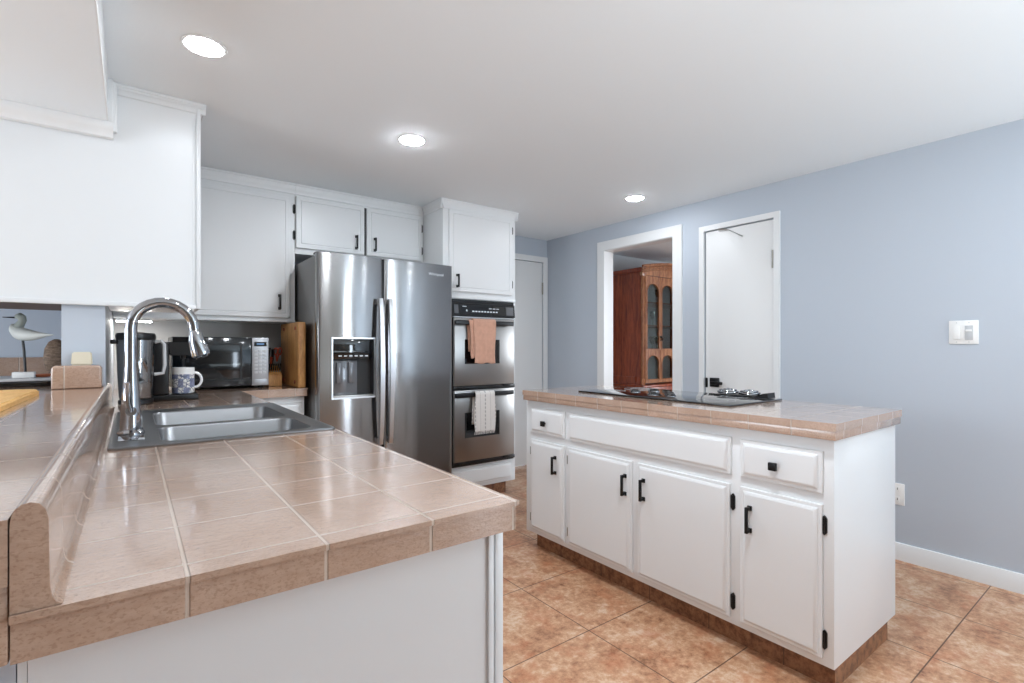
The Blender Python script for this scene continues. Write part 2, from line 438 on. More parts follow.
# swing hook at top of closet door
bm = B(); tube(bm, [(XR-.008, 2.04, 2.036), (XR-.008, 1.99, 2.035)], .006, 8); tube(bm, [(XR-.012, 2.01, 2.034), (XR-.014, 1.96, 2.018), (XR-.016, 1.87, 1.962)], [.005, .003, .003], 8)
tube(bm, [(XR-.016, 1.884, 1.97), (XR-.016, 1.86, 1.956)], .005, 8); box(bm, XR-.006, XR+.0035, 1.985, 2.045, 2.022, 2.036)
child('swing_hook', bm, 'satin_metal', d)
d2 = struct('door_2', BX(FD0+.004, FD1-.004, YF+.004, YF+.044, .012, FDT-.004, bev=.002), 'door_white')
for z in (1.72, .60):
    bm = B(); tube(bm, [(FD1-.006, YF-.006, z), (FD1-.006, YF-.006, z+.12)], .007, 10); child('hinge', bm, 'brass_hinge', d2)

# ------------------------------------------------------------------ wall plates
sw = thing('light_switch_plate', 'white double switch plate on the blue wall, right of the closet door', 'light switch', (XR, .6875, 1.2))
obj('cover_plate', BX(XR-.007, XR-.0005, .629, .746, 1.198, 1.319, bev=.003), 'plastic_white', sw)
obj('rocker', BX(XR-.012, XR-.0072, .699, .73, 1.222, 1.292, bev=.0015), 'plastic_white', sw)
r = obj('dimmer', BX(XR-.011, XR-.0072, .65, .682, 1.218, 1.292, bev=.0015), 'plastic_grey', sw)
obj('slider', BX(XR-.016, XR-.0112, .654, .678, 1.262, 1.272, bev=.001), 'plastic_white', r)
for y in (.7145, .666): 
    for z in (1.208, 1.307): obj('screw', lathe(B(), [(.0025, XR-.0082), (.0025, XR-.0072)], (0, y, z), 10, 'X'), 'plastic_grey', sw)
ou = thing('power_outlet', 'white power outlet low on the blue wall beside the island', 'outlet', (XR, .973, .30))
obj('cover_plate', BX(XR-.007, XR-.0005, .935, 1.012, .304, .424, bev=.003), 'plastic_white', ou)
for z in (.335, .392):
    q = obj('socket', BX(XR-.0095, XR-.0072, .957, .99, z-.016, z+.016, bev=.002), 'plastic_white', ou)
    bm = B(); box(bm, XR-.0102, XR-.0096, .965, .968, z-.004, z+.008); box(bm, XR-.0102, XR-.0096, .979, .982, z-.004, z+.008); obj('slot', bm, 'black_plastic', q)

# ------------------------------------------------------------------ recessed ceiling lights
def downlight(x, y, label, lens):
    t = thing('recessed_downlight', label, 'ceiling light', (x, y, H), 'recessed ceiling lights')
    obj('trim_ring', lathe(B(), [(.063, H-.0005), (.074, H-.0005), (.072, H-.004), (.066, H-.005), (.063, H-.004)], (x, y, 0), 40, hollow=True), 'trim_white', t)
    obj('lens', lathe(B(), [(.061, H-.001), (.059, H-.006), (.048, H-.010), (.025, H-.0125), (.008, H-.013)], (x, y, 0), 40), lens, t)
    return t
DOWN = [(.213, 2.148, 'round lit recessed light nearest the upper cabinets at the top left', 25),
        (1.188, 2.46, 'round lit recessed light in the ceiling in front of the refrigerator', 145),
        (2.957, 2.432, 'round lit recessed light in the ceiling above the doorway', 60),
        (1.2, .75, 'added unseen recessed light in the ceiling over the aisle beside the island', 235),  # this and the next three are added out of view to brighten surfaces
        (3.0, -.6, 'added unseen recessed light in the ceiling behind the camera near the blue wall', 80),
        (.6, .75, 'added unseen recessed light in the ceiling over the near end of the peninsula', 68),
        (2.1, .2, 'added unseen recessed light in the ceiling just outside the near end of the island', 62)]
for k_, (x, y, lab, pw) in enumerate(DOWN):
    plain('lamp_lens_%d' % k_, (255, 250, 240), .4, emit=((242, 248, 255), pw*1.6))
    downlight(x, y, lab, 'lamp_lens_%d' % k_)

# ------------------------------------------------------------------ cabinet door builder
def panel(bm, u0, u1, v0, v1, w0, f, kind='raised', out=.020):
    """door slab with a stepped raised field; w grows towards the viewer"""
    if kind == 'raised':
        rings = [(0, 0), (0, .009), (.002, .0105), (.0125, .0105), (.0135, .0135), (.0235, out), (.0245, out)]
    else:
        rings = [(0, 0), (0, out*.85), (.003, out), (.026, out), (.029, out*.80), (.032, out*.80), (.034, out)]
    vs = []
    for ins, w in rings:
        vs.append([bm.verts.new(f(u, v, w0+w)) for u, v in ((u0+ins, v0+ins), (u1-ins, v0+ins), (u1-ins, v1-ins), (u0+ins, v1-ins))])
    for a, b in zip(vs, vs[1:]):
        for k in range(4): bm.faces.new((a[k], a[(k+1) % 4], b[(k+1) % 4], b[k]))
    bm.faces.new(vs[0][::-1]); bm.faces.new(vs[-1])
    return bm
def pull(u, v0, v1, w, f, horizontal=False):
    """black square-bar pull with two flared feet"""
    bm = B(); t_ = .0055
    def bb(ua, ub, va, vb, wa, wb, bev=.0015):
        a, b = f(ua, va, wa), f(ub, vb, wb); box(bm, a[0], b[0], a[1], b[1], a[2], b[2], bev=bev)
    bb(u-t_, u+t_, v0, v1, w+.021, w+.032)
    for v in (v0+.001, v1-.013):
        bb(u-t_, u+t_, v, v+.012, w, w+.0305); bb(u-.008, u+.008, v-.003, v+.015, w, w+.008)
    return bm
def hinge_black(u, v, w, f):
    bm = B(); L = .067; hw = .0085
    prism(bm, [(u-hw, v+.01), (u-hw*.5, v+.004), (u, v), (u+hw*.5, v+.004), (u+hw, v+.01), (u+hw, v+L-.01), (u+hw*.5, v+L-.004), (u, v+L), (u-hw*.5, v+L-.004), (u-hw, v+L-.01)], w, w+.005, f)
    a = f(u, v+.008, w+.006); b = f(u, v+L-.008, w+.006); tube(bm, [a, b], .004, 8)
    return bm

# ------------------------------------------------------------------ kitchen island
IX, IY0, IY1 = 1.879, .707, 2.356
isl = thing('island_cabinet', 'white kitchen island cabinet with black pulls in the middle of the tiled floor', 'cabinet', (2.18, 1.54, 0))
obj('cabinet_body', BX(IX, 2.47, IY0, IY1, .10, .872, bev=.002), 'white_paint', isl)
bm = BX(1.94, 2.450, .728, 2.330, 0, .0995)
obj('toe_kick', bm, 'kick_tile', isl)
fI = lambda u, v, w: (IX-w, u, v)
def idoor(name, y0, y1, z0, z1): return obj(name, panel(B(), y0, y1, z0, z1, .0005, fI), 'white_paint', isl)
dr = idoor('drawer', 2.016, 2.304, .688, .832)
def knob(y, z):
    bm = B(); tube(bm, [(IX-.019, y, z), (IX-.034, y, z)], .006, 10); box(bm, IX-.046, IX-.032, y-.0145, y+.0145, z-.0145, z+.0145, bev=.003); return bm
obj('knob', knob(2.165, .753), 'black_iron', dr)
idoor('drawer_front', 1.067, 1.984, .685, .832)
dr = idoor('drawer', .740, 1.029, .686, .828)
obj('knob', knob(.893, .752), 'black_iron', dr)
for y0, y1, hy, hgy, blk in ((2.017, 2.304, 2.076, 2.312, 0), (1.556, 1.99, 1.585, 1.998, 0), (1.072, 1.522, 1.478, 1.062, 1), (.741, 1.029, .985, .736, 1)):
    dd = idoor('cabinet_door', y0, y1, .128, .647)
    obj('handle', pull(hy, .487, .584, .0205, fI), 'black_iron', dd)
    for z in (.158, .545):
        if blk: obj('hinge', hinge_black(hgy, z, .0008, fI), 'black_iron', dd)
        else: 
            bm = B(); tube(bm, [fI(hgy, z+.01, .004), fI(hgy, z+.055, .004)], .0035, 8); obj('hinge', bm, 'brass_hinge', dd)
# island worktop
bm = B()
cells(bm, [1.842, 2.480], [.688, 2.348], lambda i, j: True, .903, .930, fXY, bev=.009, bevel_test=lambda a, b: a.z > .92 and b.z > .92)
box(bm, 1.845, 2.477, .691, 2.345, .873, .9035, bev=.002)
tag(obj('island_countertop', bm, 'tile_island'), 'pink-beige tiled worktop lying on the white island cabinet', 'countertop')

# cooktop
ck = thing('cooktop', 'black glass cooktop with round knobs set in the island worktop', 'cooktop', (2.28, 1.6, .93))
obj('glass_top', BX(2.008, 2.462, 1.147, 2.054, .9305, .9385, bev=.003), 'black_gloss', ck)
for x, y in ((2.19, 1.80), (2.31, 1.765), (2.12, 1.63), (2.20, 1.585), (2.13, 1.53)):
    k = obj('knob', lathe(B(), [(.026, .9387), (.026, .944), (.021, .946), (.019, .951), (.016, .953)], (x, y, 0), 24), 'black_plastic', ck)
    obj('knob_ring', lathe(B(), [(.0262, .9387), (.0278, .9387), (.0272, .941), (.0262, .941)], (x, y, 0), 24, hollow=True), 'chrome', k)
for x, y, r in ((2.15, 1.30, .085), (2.38, 1.34, .065), (2.15, 1.93, .075), (2.38, 1.92, .09)):
    bm = B()
    for q in (r, r*.62): lathe(bm, [(q-.0015, .93855), (q, .93855), (q, .9388), (q-.0015, .9388)], (x, y, 0), 40, hollow=True)
    obj('burner_ring', bm, 'plastic_grey', ck)
# chrome double coil rest on the cooktop
sr = thing('spoon_rest', 'chrome and black double spoon rest on the right end of the cooktop', 'spoon rest', (2.44, 1.30, .9387))
bm = B(); prism(bm, [(1.185, .9388), (1.46, .9388), (1.46, .943), (1.25, .944), (1.21, .960), (1.188, .964)], 2.40, 2.47, fYZ)
obj('stand', bm, 'black_plastic', sr)
for y in (1.295, 1.405):
    bm = B()
    for q, (rr, zz) in enumerate(((.048, .955), (.038, .963), (.028, .958), (.018, .966))):
        pts = [(2.435+rr*math.cos(a*PI/12), y+rr*math.sin(a*PI/12), zz+.003*math.sin(a*PI/4)) for a in range(25)]
        tube(bm, pts, .0045, 8, cap=False)
    lathe(bm, [(.05, .9485), (.047, .951), (.02, .949)], (2.435, y, 0), 28)
    obj('bowl', bm, 'chrome', sr)

# ------------------------------------------------------------------ peninsula
PX1, PY0 = .507, .655
SX0, SX1, SY0, SY1 = -.035, .51, 1.572, 2.43      # hole for the sink
pen = thing('peninsula_cabinet', 'white base cabinet of the peninsula below the sink worktop, flat end panel', 'cabinet', (.2, 1.9, 0))
bm = B()
cells(bm, [-.083, -.065, .47, .488], [.70, .72, 3.90, 3.92], lambda i, j: not (i == 1 and j == 1), .03, .881, fXY)
obj('cabinet_body', bm, 'white_paint', pen)
obj('toe_kick', BX(-.06, .43, .76, 3.89, 0, .0995), 'floor_tile', pen)
obj('corner_stile', BX(.4885, .505,   .696, .76, .03, .881, bev=.002), 'white_paint', pen)
obj('left_stile', BX(-.0905, -.0835, .70, .76, .03, .881), 'white_paint', pen)
obj('corner_batten', BX(.474, .484, .694, .6995, .03, .881, bev=.001), 'white_paint', pen)
fP = lambda u, v, w: (.488+w, u, v)
for k in range(4):
    y0 = .80+k*.60; dd = obj('cabinet_door', panel(B(), y0, y0+.55, .128, .83, .0005, fP), 'white_paint', pen)
    hy = y0+.50 if k % 2 == 0 else y0+.05
    obj('handle', pull(hy, .66, .757, .0205, fP), 'black_iron', dd)
# base cabinet of the short back run
bk = thing('corner_base_cabinet', 'white base cabinet end under the microwave worktop beside the refrigerator', 'cabinet', (.7, 3.6, 0))
obj('cabinet_body', BX(.512, .862, 3.30, 3.93, .1, .881, bev=.002), 'white_paint', bk)
obj('toe_kick', BX(.512, .85, 3.36, 3.93, 0, .0995), 'floor_tile', bk)
fB = lambda u, v, w: (u, 3.30-w, v)
dd = obj('cabinet_door', panel(B(), .53, .845, .128, .69, .0005, fB), 'white_paint', bk); obj('handle', pull(.81, .56, .657, .0205, fB), 'black_iron', dd)
dd = obj('drawer', panel(B(), .53, .845, .72, .84, .0005, fB), 'white_paint', bk)
# worktop: L with sink hole
xs = [-.0555, SX0, SX1-.035, PX1, .872]; yy = [PY0, SY0, SY1, 3.255, 3.945]
xs = [-.0905, -.084, SX0, .497, PX1, .872]; yy = [PY0, SY0, SY1, 2.697, 3.255, 3.945]
def lf(i, j):
    if i == 0: return j < 3
    if i == 4: return j == 4
    if i == 2 and j == 1: return False
    return True
bm = cells(B(), xs, yy, lf, .9225, .930, fXY, bev=.006, bevel_test=lambda a, b: a.z > .92 and b.z > .92 and ((abs(a.y-PY0) < .001 and abs(b.y-PY0) < .001) or (abs(a.x-PX1) < .001 and abs(b.x-PX1) < .001 and min(a.y, b.y) < 3.2) or (a.x > .49 and b.x > .49 and abs(a.y-3.255) < .001 and abs(b.y-3.255) < .001)))
# edge tiles below, set back a few millimetres so a groove shows
bm2 = cells(bm, [-.0905, -.084, SX0, .497, PX1-.002, .868], [PY0+.007, SY0, SY1, 2.697, 3.259, 3.945], lf, .882, .922, fXY)
tag(obj('tiled_worktop', bm2, 'tile_peninsula'), 'L-shaped pink-beige tiled worktop holding the steel sink', 'countertop')

# raised bar with rounded tile edging
bar = thing('raised_bar', 'raised tiled bar ledge along the left side of the sink worktop', 'bar counter', (-.4, 1.9, 0))
obj('bar_top', cells(B(), [-1.0, -.2235, -.0915], [.657, 2.698, 3.25], lambda i, j: not (i == 1 and j == 1), .958, 1.020, fXY, bev=.006, bevel_test=lambda a, b: abs(a.y-.657) < .001 and abs(b.y-.657) < .001), 'tile_bar', bar)
prof = [(-.0905, .9305), (-.0905, 1.014), (-.0895, 1.022), (-.087, 1.028), (-.082, 1.032), (-.076, 1.033), (-.070, 1.031), (-.0655, 1.025), (-.0635, 1.016), (-.063, .99), (-.0625, .95), (-.061, .94), (-.058, .9335), (-.053, .9305)]
obj('bullnose_edging', prism(B(), prof, PY0+.004, 2.70, lambda u, v, w: (u, w, v)), 'tile_rail', bar)
obj('bar_wall', BX(-.90, -.0915, .70, 2.69, 0, .957), 'wall_blue', bar)
obj('end_tiles', BX(-.90, -.0915, .662, .699, .882, .957, bev=.003), 'tile_bar', bar)
# tile clad block at the foot of the pillar
bm = B()
prism(bm, [(-.243, 1.0205), (-.093, 1.0205), (-.093, 1.098), (-.097, 1.106), (-.105, 1.110), (-.231, 1.110), (-.239, 1.106), (-.243, 1.098)], 2.585, 2.698, lambda u, v, w: (u, w, v))
es = [e for e in bm.edges if abs(e.verts[0].co.y-2.585) < 1e-4 and abs(e.verts[1].co.y-2.585) < 1e-4]
bmesh.ops.bevel(bm, geom=es, offset=.008, segments=3, affect='EDGES', profile=.5)
tag(obj('tile_block', bm, 'tile_block'), 'tiled rounded block on the bar at the foot of the blue pillar', 'tile ledge')
bm = B(); prism(bm, [(-.190, 1.1105), (-.124, 1.1105), (-.127, 1.162), (-.186, 1.162)], 2.645, 2.680, lambda u, v, w: (u, w, v))
bmesh.ops.bevel(bm, geom=bm.edges[:], offset=.004, segments=2, affect='EDGES')
tag(obj('cream_box', bm, 'cream_plastic'), 'small cream plastic box on the tile block against the blue pillar', 'box')

# ------------------------------------------------------------------ sink
sk = thing('kitchen_sink', 'double bowl stainless steel sink set in the tiled worktop', 'sink', (.24, 1.98, .93))
def sink():
    bm = B(); Z0 = .9345
    def rring(x0, x1, y0, y1, r, z, n=6):
        out = []
        for cx_, cy_, a0 in ((x1-r, y1-r, 0), (x0+r, y1-r, 1), (x0+r, y0+r, 2), (x1-r, y0+r, 3)):
            for k in range(n+1):
                a = (a0 + k/n)*PI/2; out.append(bm.verts.new((cx_+r*math.cos(a), cy_+r*math.sin(a), z)))
        return out
    def bridge(a, b):
        n = len(a)
        for k in range(n): bm.faces.new((a[k], a[(k+1) % n], b[(k+1) % n], b[k]))
    bowls = [(.062, .452, 1.612, 1.905), (.062, .452, 1.945, 2.345)]
    OX0, OX1, OY0, OY1 = -.047, .503, 1.557, 2.445
    # rim outer profile
    o0 = rring(OX0, OX1, OY0, OY1, .02, .9305); o1 = rring(OX0+.002, OX1-.002, OY0+.002, OY1-.002, .02, Z0+.001)
    o2 = rring(OX0+.008, OX1-.008, OY0+.008, OY1-.008, .018, Z0+.002); o3 = rring(OX0+.016, OX1-.016, OY0+.016, OY1-.016, .015, Z0-.001)
    bridge(o0, o1); bridge(o1, o2); bridge(o2, o3)
    tops = []
    for (x0, x1, y0, y1) in bowls:
        r0 = rring(x0, x1, y0, y1, .045, Z0-.001); r1 = rring(x0+.004, x1-.004, y0+.004, y1-.004, .042, Z0-.006)
        r2 = rring(x0+.012, x1-.012, y0+.012, y1-.012, .045, Z0-.12); r3 = rring(x0+.03, x1-.03, y0+.03, y1-.03, .06, Z0-.165); r4 = rring(x0+.08, x1-.08, y0+.08, y1-.08, .05, Z0-.172)
        for a, b in ((r0, r1), (r1, r2), (r2, r3), (r3, r4)): bridge(a, b)
        bm.faces.new(r4); tops.append(r0)
    # deck face with two holes
    def loop_edges(vs): 
        out = []
        for k in range(len(vs)):
            e = bm.edges.get((vs[k], vs[(k+1) % len(vs)])); out.append(e)
        return out
    es = loop_edges(o3) + loop_edges(tops[0]) + loop_edges(tops[1])
    bmesh.ops.triangle_fill(bm, use_beauty=True, use_dissolve=False, edges=es)
    return bm
sbm = sink()
so = obj('basin', sbm, 'sink_steel', sk, smooth=40)
sm = so.modifiers.new('thickness', 'SOLIDIFY'); sm.thickness = .0012; sm.offset = -1
for y in (1.76, 2.145): obj('drain', lathe(B(), [(.042, .7640), (.042, .7655), (.034, .7665), (.03, .7645), (.008, .7645)], (.257, y, 0), 28), 'chrome', sk)

# faucet
fc = thing('kitchen_faucet', 'chrome gooseneck pull-down faucet behind the steel sink', 'faucet', (.0, 1.80, .934))
FX, FY = 0.0, 1.80
bm = B(); lathe(bm, [(.033, .9355), (.033, .941), (.029, .945), (.026, .948), (.0255, .97), (.024, 1.00), (.0205, 1.05), (.0165, 1.10), (.0150, 1.125)], (FX, FY, 0), 32)
obj('faucet_body', bm, 'chrome', fc)
obj('deck_plate', BX(FX-.028, FX+.03, FY-.125, FY+.125, .9338, .9354, bev=.0006), 'chrome', fc)
R_ = .076; zc = 1.236
pts = [(FX, FY, 1.12), (FX, FY, 1.17)] + [(FX+R_-R_*math.cos(a*PI/14), FY, zc+R_*math.sin(a*PI/14)) for a in range(0, 14)]
pts += [(FX+2*R_+.001, FY, 1.232)]
obj('spout', tube(B(), pts, .0148, 20), 'chrome', fc)
hd = obj('spray_head', tube(B(), [(.1535, FY, 1.232), (.156, FY, 1.222), (.159, FY, 1.20), (.166, FY, 1.175), (.1705, FY, 1.158), (.172, FY, 1.153)], [.0138, .0175, .021, .0245, .0255, .021], 24), 'chrome', fc)
obj('nozzle', tube(B(), [(.1722, FY, 1.1525), (.1735, FY, 1.149)], .0165, 20), 'black_plastic', hd)
bm = tube(B(), [(FX, FY-.02, 1.0), (FX, FY-.05, 1.004)], .013, 16); tube(bm, [(FX, FY-.048, 1.004), (FX-.004, FY-.062, 1.03), (FX-.008, FY-.072, 1.085)], [.006, .007, .008], 12)
obj('lever_handle', bm, 'chrome', fc)

# ------------------------------------------------------------------ upper cabinets
def crown(bm, pts_f, a, b, z1=H-.0005, drop=.07, out=.022):
    prof = [(0, z1-drop), (out*.25, z1-drop+.004), (out*.3, z1-drop+.018), (out*.55, z1-drop+.026), (out*.8, z1-.022), (out*.8, z1-.014), (out, z1-.010), (out, z1), (0, z1)]
    return prism(bm, prof, a, b, pts_f)
# big cabinet end facing the bar
uc = thing('bar_upper_cabinet', 'large plain white upper cabinet end panel above the blue pillar and bar', 'cabinet', (-.5, 3.0, 1.354))
obj('cabinet_body', BX(-1.3, .235, 2.682, 3.38, 1.372, H-.001), 'white_paint', uc)
obj('corner_stile', BX(.2352, .252, 2.674, 3.38, 1.354, H-.001, bev=.002), 'white_paint', uc)
obj('corner_bead', BX(.222, .231, 2.677, 2.6818, 1.372, 2.20, bev=.001), 'white_paint', uc)
bm = BX(-1.3, .235, 2.672, 2.694, 1.352, 1.3715, bev=.003); obj('bottom_rail', bm, 'white_paint', uc)
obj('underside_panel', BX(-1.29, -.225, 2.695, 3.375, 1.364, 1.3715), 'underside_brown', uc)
bm = B(); crown(bm, lambda u, v, w: (w, 2.6815-u, v), -.0455, .2722, drop=.045, out=.020)
crown(bm, lambda u, v, w: (.2525+u, w, v), 2.6817, 3.38, drop=.045, out=.020)
obj('crown_moulding', bm, 'white_paint', uc)
# left back cabinet
FY_ = 3.60
fU = lambda u, v, w: (u, FY_-w, v)
uc = thing('corner_upper_cabinet', 'white upper cabinet above the microwave with one black pull', 'cabinet', (.4, 3.77, 1.351))
obj('cabinet_body', BX(-.08, .880, FY_, YF-.002, 1.351, H-.001), 'white_paint', uc)
dd = obj('cabinet_door', panel(B(), .30, .846, 1.377, 2.178, .0005, fU, 'fine'), 'white_paint', uc)
obj('handle', pull(.780, 1.43, 1.527, .0205, fU), 'black_iron', dd)
obj('bottom_rail', BX(-.08, .880, FY_-.012, FY_-.0005, 1.347, 1.363, bev=.003), 'white_paint', uc)
bm = B(); crown(bm, lambda u, v, w: (w, FY_-.0005-u, v), .2, .8805); obj('crown_moulding', bm, 'white_paint', uc)
# over the fridge
uc = thing('refrigerator_upper_cabinet', 'wide white cabinet above the steel refrigerator, two doors', 'cabinet', (1.35, 3.77, 1.82))
obj('cabinet_body', BX(.8815, 1.834, FY_, YF-.002, 1.812, H-.001), 'white_paint', uc)
for u0, u1, hu, hg in ((.884, 1.353, 1.292, .875), (1.372, 1.812, 1.430, 1.819)):
    dd = obj('cabinet_door', panel(B(), u0, u1, 1.850, 2.195, .0005, fU, 'fine'), 'white_paint', uc)
    obj('handle', pull(hu, 1.885, 1.982, .0205, fU), 'black_iron', dd)
    for z in (1.90, 2.075): obj('hinge', hinge_black(hg, z, .0008, fU), 'black_iron', dd)
obj('door_gap', BX(1.355, 1.370, FY_-.004, FY_-.0005, 1.85, 2.195), 'dark_recess', uc)
bm = B(); crown(bm, lambda u, v, w: (w, FY_-.0005-u, v), .8815, 1.834); obj('crown_moulding', bm, 'white_paint', uc)
# panel left of the fridge below upper (filler side)
# ------------------------------------------------------------------ oven tower
TX0, TX1, TY = 1.836, 2.503, 3.29
tw = thing('oven_tower_cabinet', 'tall white cabinet housing the double oven right of the refrigerator', 'cabinet', (2.18, 3.6, 0))
bm = cells(B(), [TX0, 1.902, 2.478, TX1], [.105, .280, 1.546, H-.001], lambda i, j: not (i == 1 and j == 1), TY, YF-.003, fXZ)
obj('cabinet_body', bm, 'white_paint', tw)
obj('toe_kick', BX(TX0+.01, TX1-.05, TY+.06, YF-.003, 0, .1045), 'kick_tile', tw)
fT = lambda u, v, w: (u, TY-w, v)
dd = obj('cabinet_door', panel(B(), 1.880, 2.462, 1.60, 2.205, .0005, fT, 'fine'), 'white_paint', tw)
obj('handle', pull(1.945, 1.63, 1.727, .0205, fT), 'black_iron', dd)
for z in (1.655, 2.09): obj('hinge', hinge_black(2.470, z, .0008, fT), 'black_iron', dd)
obj('drawer_front', panel(B(), 1.905, 2.465, .128, .262, .0005, fT), 'white_paint', tw)
obj('bottom_rail', BX(TX0, TX1, TY-.010, TY-.0005, 1.549, 1.575, bev=.003), 'white_paint', tw)
bm = B(); crown(bm, lambda u, v, w: (w, TY-.0005-u, v), TX0-.021, TX1+.021)
crown(bm, lambda u, v, w: (TX0-.0005-u, w, v), TY-.021, 3.575); crown(bm, lambda u, v, w: (TX1+.0005+u, w, v), TY-.021, YF-.002)
obj('crown_moulding', bm, 'white_paint', tw)
# ------------------------------------------------------------------ double oven
OX0, OX1 = 1.905, 2.475
ov = thing('double_oven', 'black and stainless double wall oven with a towel on each door handle', 'oven', (2.19, 3.5, .284))
obj('oven_body', BX(OX0, OX1, 3.272, 3.86, .284, 1.542), 'black_plastic', ov)
bm = B(); prism(bm, [(3.271, 1.416), (3.252, 1.420), (3.262, 1.512), (3.271, 1.518)], OX0, OX1, lambda u, v, w: (w, u, v))
cp = obj('control_panel', bm, 'black_plastic', ov)
def cpbox(bm, x0, x1, z0, z1, d_=.001):
    y = lambda z: 3.252 + (z-1.420)/.092*.010
    vs = [(x0, y(z0)-d_, z0), (x1, y(z0)-d_, z0), (x1, y(z1)-d_, z1), (x0, y(z1)-d_, z1)]
    vb = [(a, b+d_*.7, c) for a, b, c in vs]
    A_ = [bm.verts.new(v) for v in vs]; Bv = [bm.verts.new(v) for v in vb]
    bm.faces.new(A_); bm.faces.new(Bv[::-1])
    for k in range(4): bm.faces.new((A_[k], A_[(k+1) % 4], Bv[(k+1) % 4], Bv[k]))
bm = B(); cpbox(bm, 1.955, 2.375, 1.430, 1.502); obj('display', bm, 'black_gloss', cp)
for x, z, w_, h_ in [(1.985, 1.487, .035, .006), (2.015, 1.452, .012, .014)] + [(2.07+.027*k, 1.450, .019, .010) for k in range(9)] + [(2.225+.035*k, 1.478, .025, .006) for k in range(3)]:
    bm = B(); cpbox(bm, x, x+w_, z, z+h_, .0014); obj('display_mark', bm, 'mark_white', cp)
for a_0, a_1 in ((2.39, 2.46), (1.912, 1.948)):
    bm = B(); cpbox(bm, a_0, a_1, 1.435, 1.500); obj('side_plate', bm, 'smoke_plastic', cp)
def oven_door(z0, z1, wz0, wz1):
    bm = B(); box(bm, OX0+.004, OX1-.012, 3.246, 3.2715, z0, z1, bev=.004)
    dd = obj('oven_door', bm, 'oven_steel', ov)
    obj('oven_window', BX(1.998, 2.316, 3.2445, 3.2465, wz0, wz1), 'black_gloss', dd)
    bm = BX(OX0-.01, OX1-.045, 3.205, 3.222, z1-.052, z1-.018, bev=.006, seg=3)
    for x in (OX0+.02, OX1-.085): box(bm, x, x+.03, 3.2215, 3.2455, z1-.048, z1-.022, bev=.003)
    obj('handle', bm, 'black_plastic', dd)
    bm = BX(OX0+.002, OX1-.002, 3.252, 3.2715, z0-.030, z0-.004, bev=.002); 
    for x in (OX0+.03, OX1-.12): box(bm, x, x+.07, 3.240, 3.258, z0-.016, z0-.002, bev=.003)
    obj('vent_strip', bm, 'black_plastic', ov)
    return dd
oven_door(.892, 1.402, 1.056, 1.24)
oven_door(.325, .860, .500, .690)
obj('trim_strip', BX(OX0+.002, OX1-.004, 3.245, 3.2715, 1.4045, 1.412), 'handle_steel', ov)
# towels
def towel(x0, x1, ztop, zfront, zback, yh, rh, ripple, seed, lean=0.):
    """cloth over a bar at y = yh; front side falls to zfront, back to zback"""
    rnd = random.Random(seed); bm = B(); nx = 26; path = []
    N = 26
    for k in range(N): path.append(('f', zfront+(ztop-zfront)*k/(N-1)))
    arc = [(PI*k/8) for k in range(1, 8)]
    rows = []
    for s_, z in path: rows.append((yh-rh, z, (ztop-z)/(ztop-zfront)))
    for a in arc: rows.append((yh-rh*math.cos(a), ztop+rh*math.sin(a), 0))
    for k in range(10): rows.append((yh+rh, ztop-(ztop-zback)*k/9, .3*k/9))
    grid = []
    for (y, z, f_) in rows:
        r = []
        for i in range(nx+1):
            u = i/nx; x = x0+(x1-x0)*u
            dy = ripple*f_*(math.sin(u*9+seed)+.5*math.sin(u*17+seed*2)); 
            x2 = x + lean*f_ + .006*math.sin(f_*5+seed)*(u-.5)*2
            r.append(bm.verts.new((x2, y-abs(dy)*(1 if y <= yh else 0), z + (.004*math.sin(u*12+seed) if f_ >= .999 else 0))))
        grid.append(r)
    for a, b in zip(grid, grid[1:]):
        for i in range(nx): bm.faces.new((a[i], a[i+1], b[i+1], b[i]))
    return bm
def solid(o, th): m = o.modifiers.new('thickness', 'SOLIDIFY'); m.thickness = th; m.offset = 0; return o
yh = 3.2135
tp = thing('dish_towel', 'pink dish towel folded over the upper oven handle', 'towel', (2.17, yh, 1.06))
solid(obj('front_fold', towel(2.045, 2.238, 1.3725, 1.06, 1.12, yh, .0235, .004, 1), 'towel_pink', tp), .004)
solid(obj('inner_fold', towel(2.008, 2.07, 1.369, 1.10, 1.15, yh, .0168, .002, 3, .02), 'towel_pink', tp), .004)
tp = thing('dish_towel', 'white dish towel with grey dotted stripes over the lower oven handle', 'towel', (2.17, yh, .53))
solid(obj('cloth', towel(2.055, 2.240, .8285, .545, .60, yh, .0215, .006, 5, -.008), 'towel_white', tp), .003)
bm = B()
for k in range(30):
    x = 2.048+.0062*k; tube(bm, [(x, 3.188, .5475), (x+random.uniform(-.003, .003), 3.188, .528)], .0016, 5)
obj('fringe', bm, 'towel_white', tp)['kind'] = 'stuff'

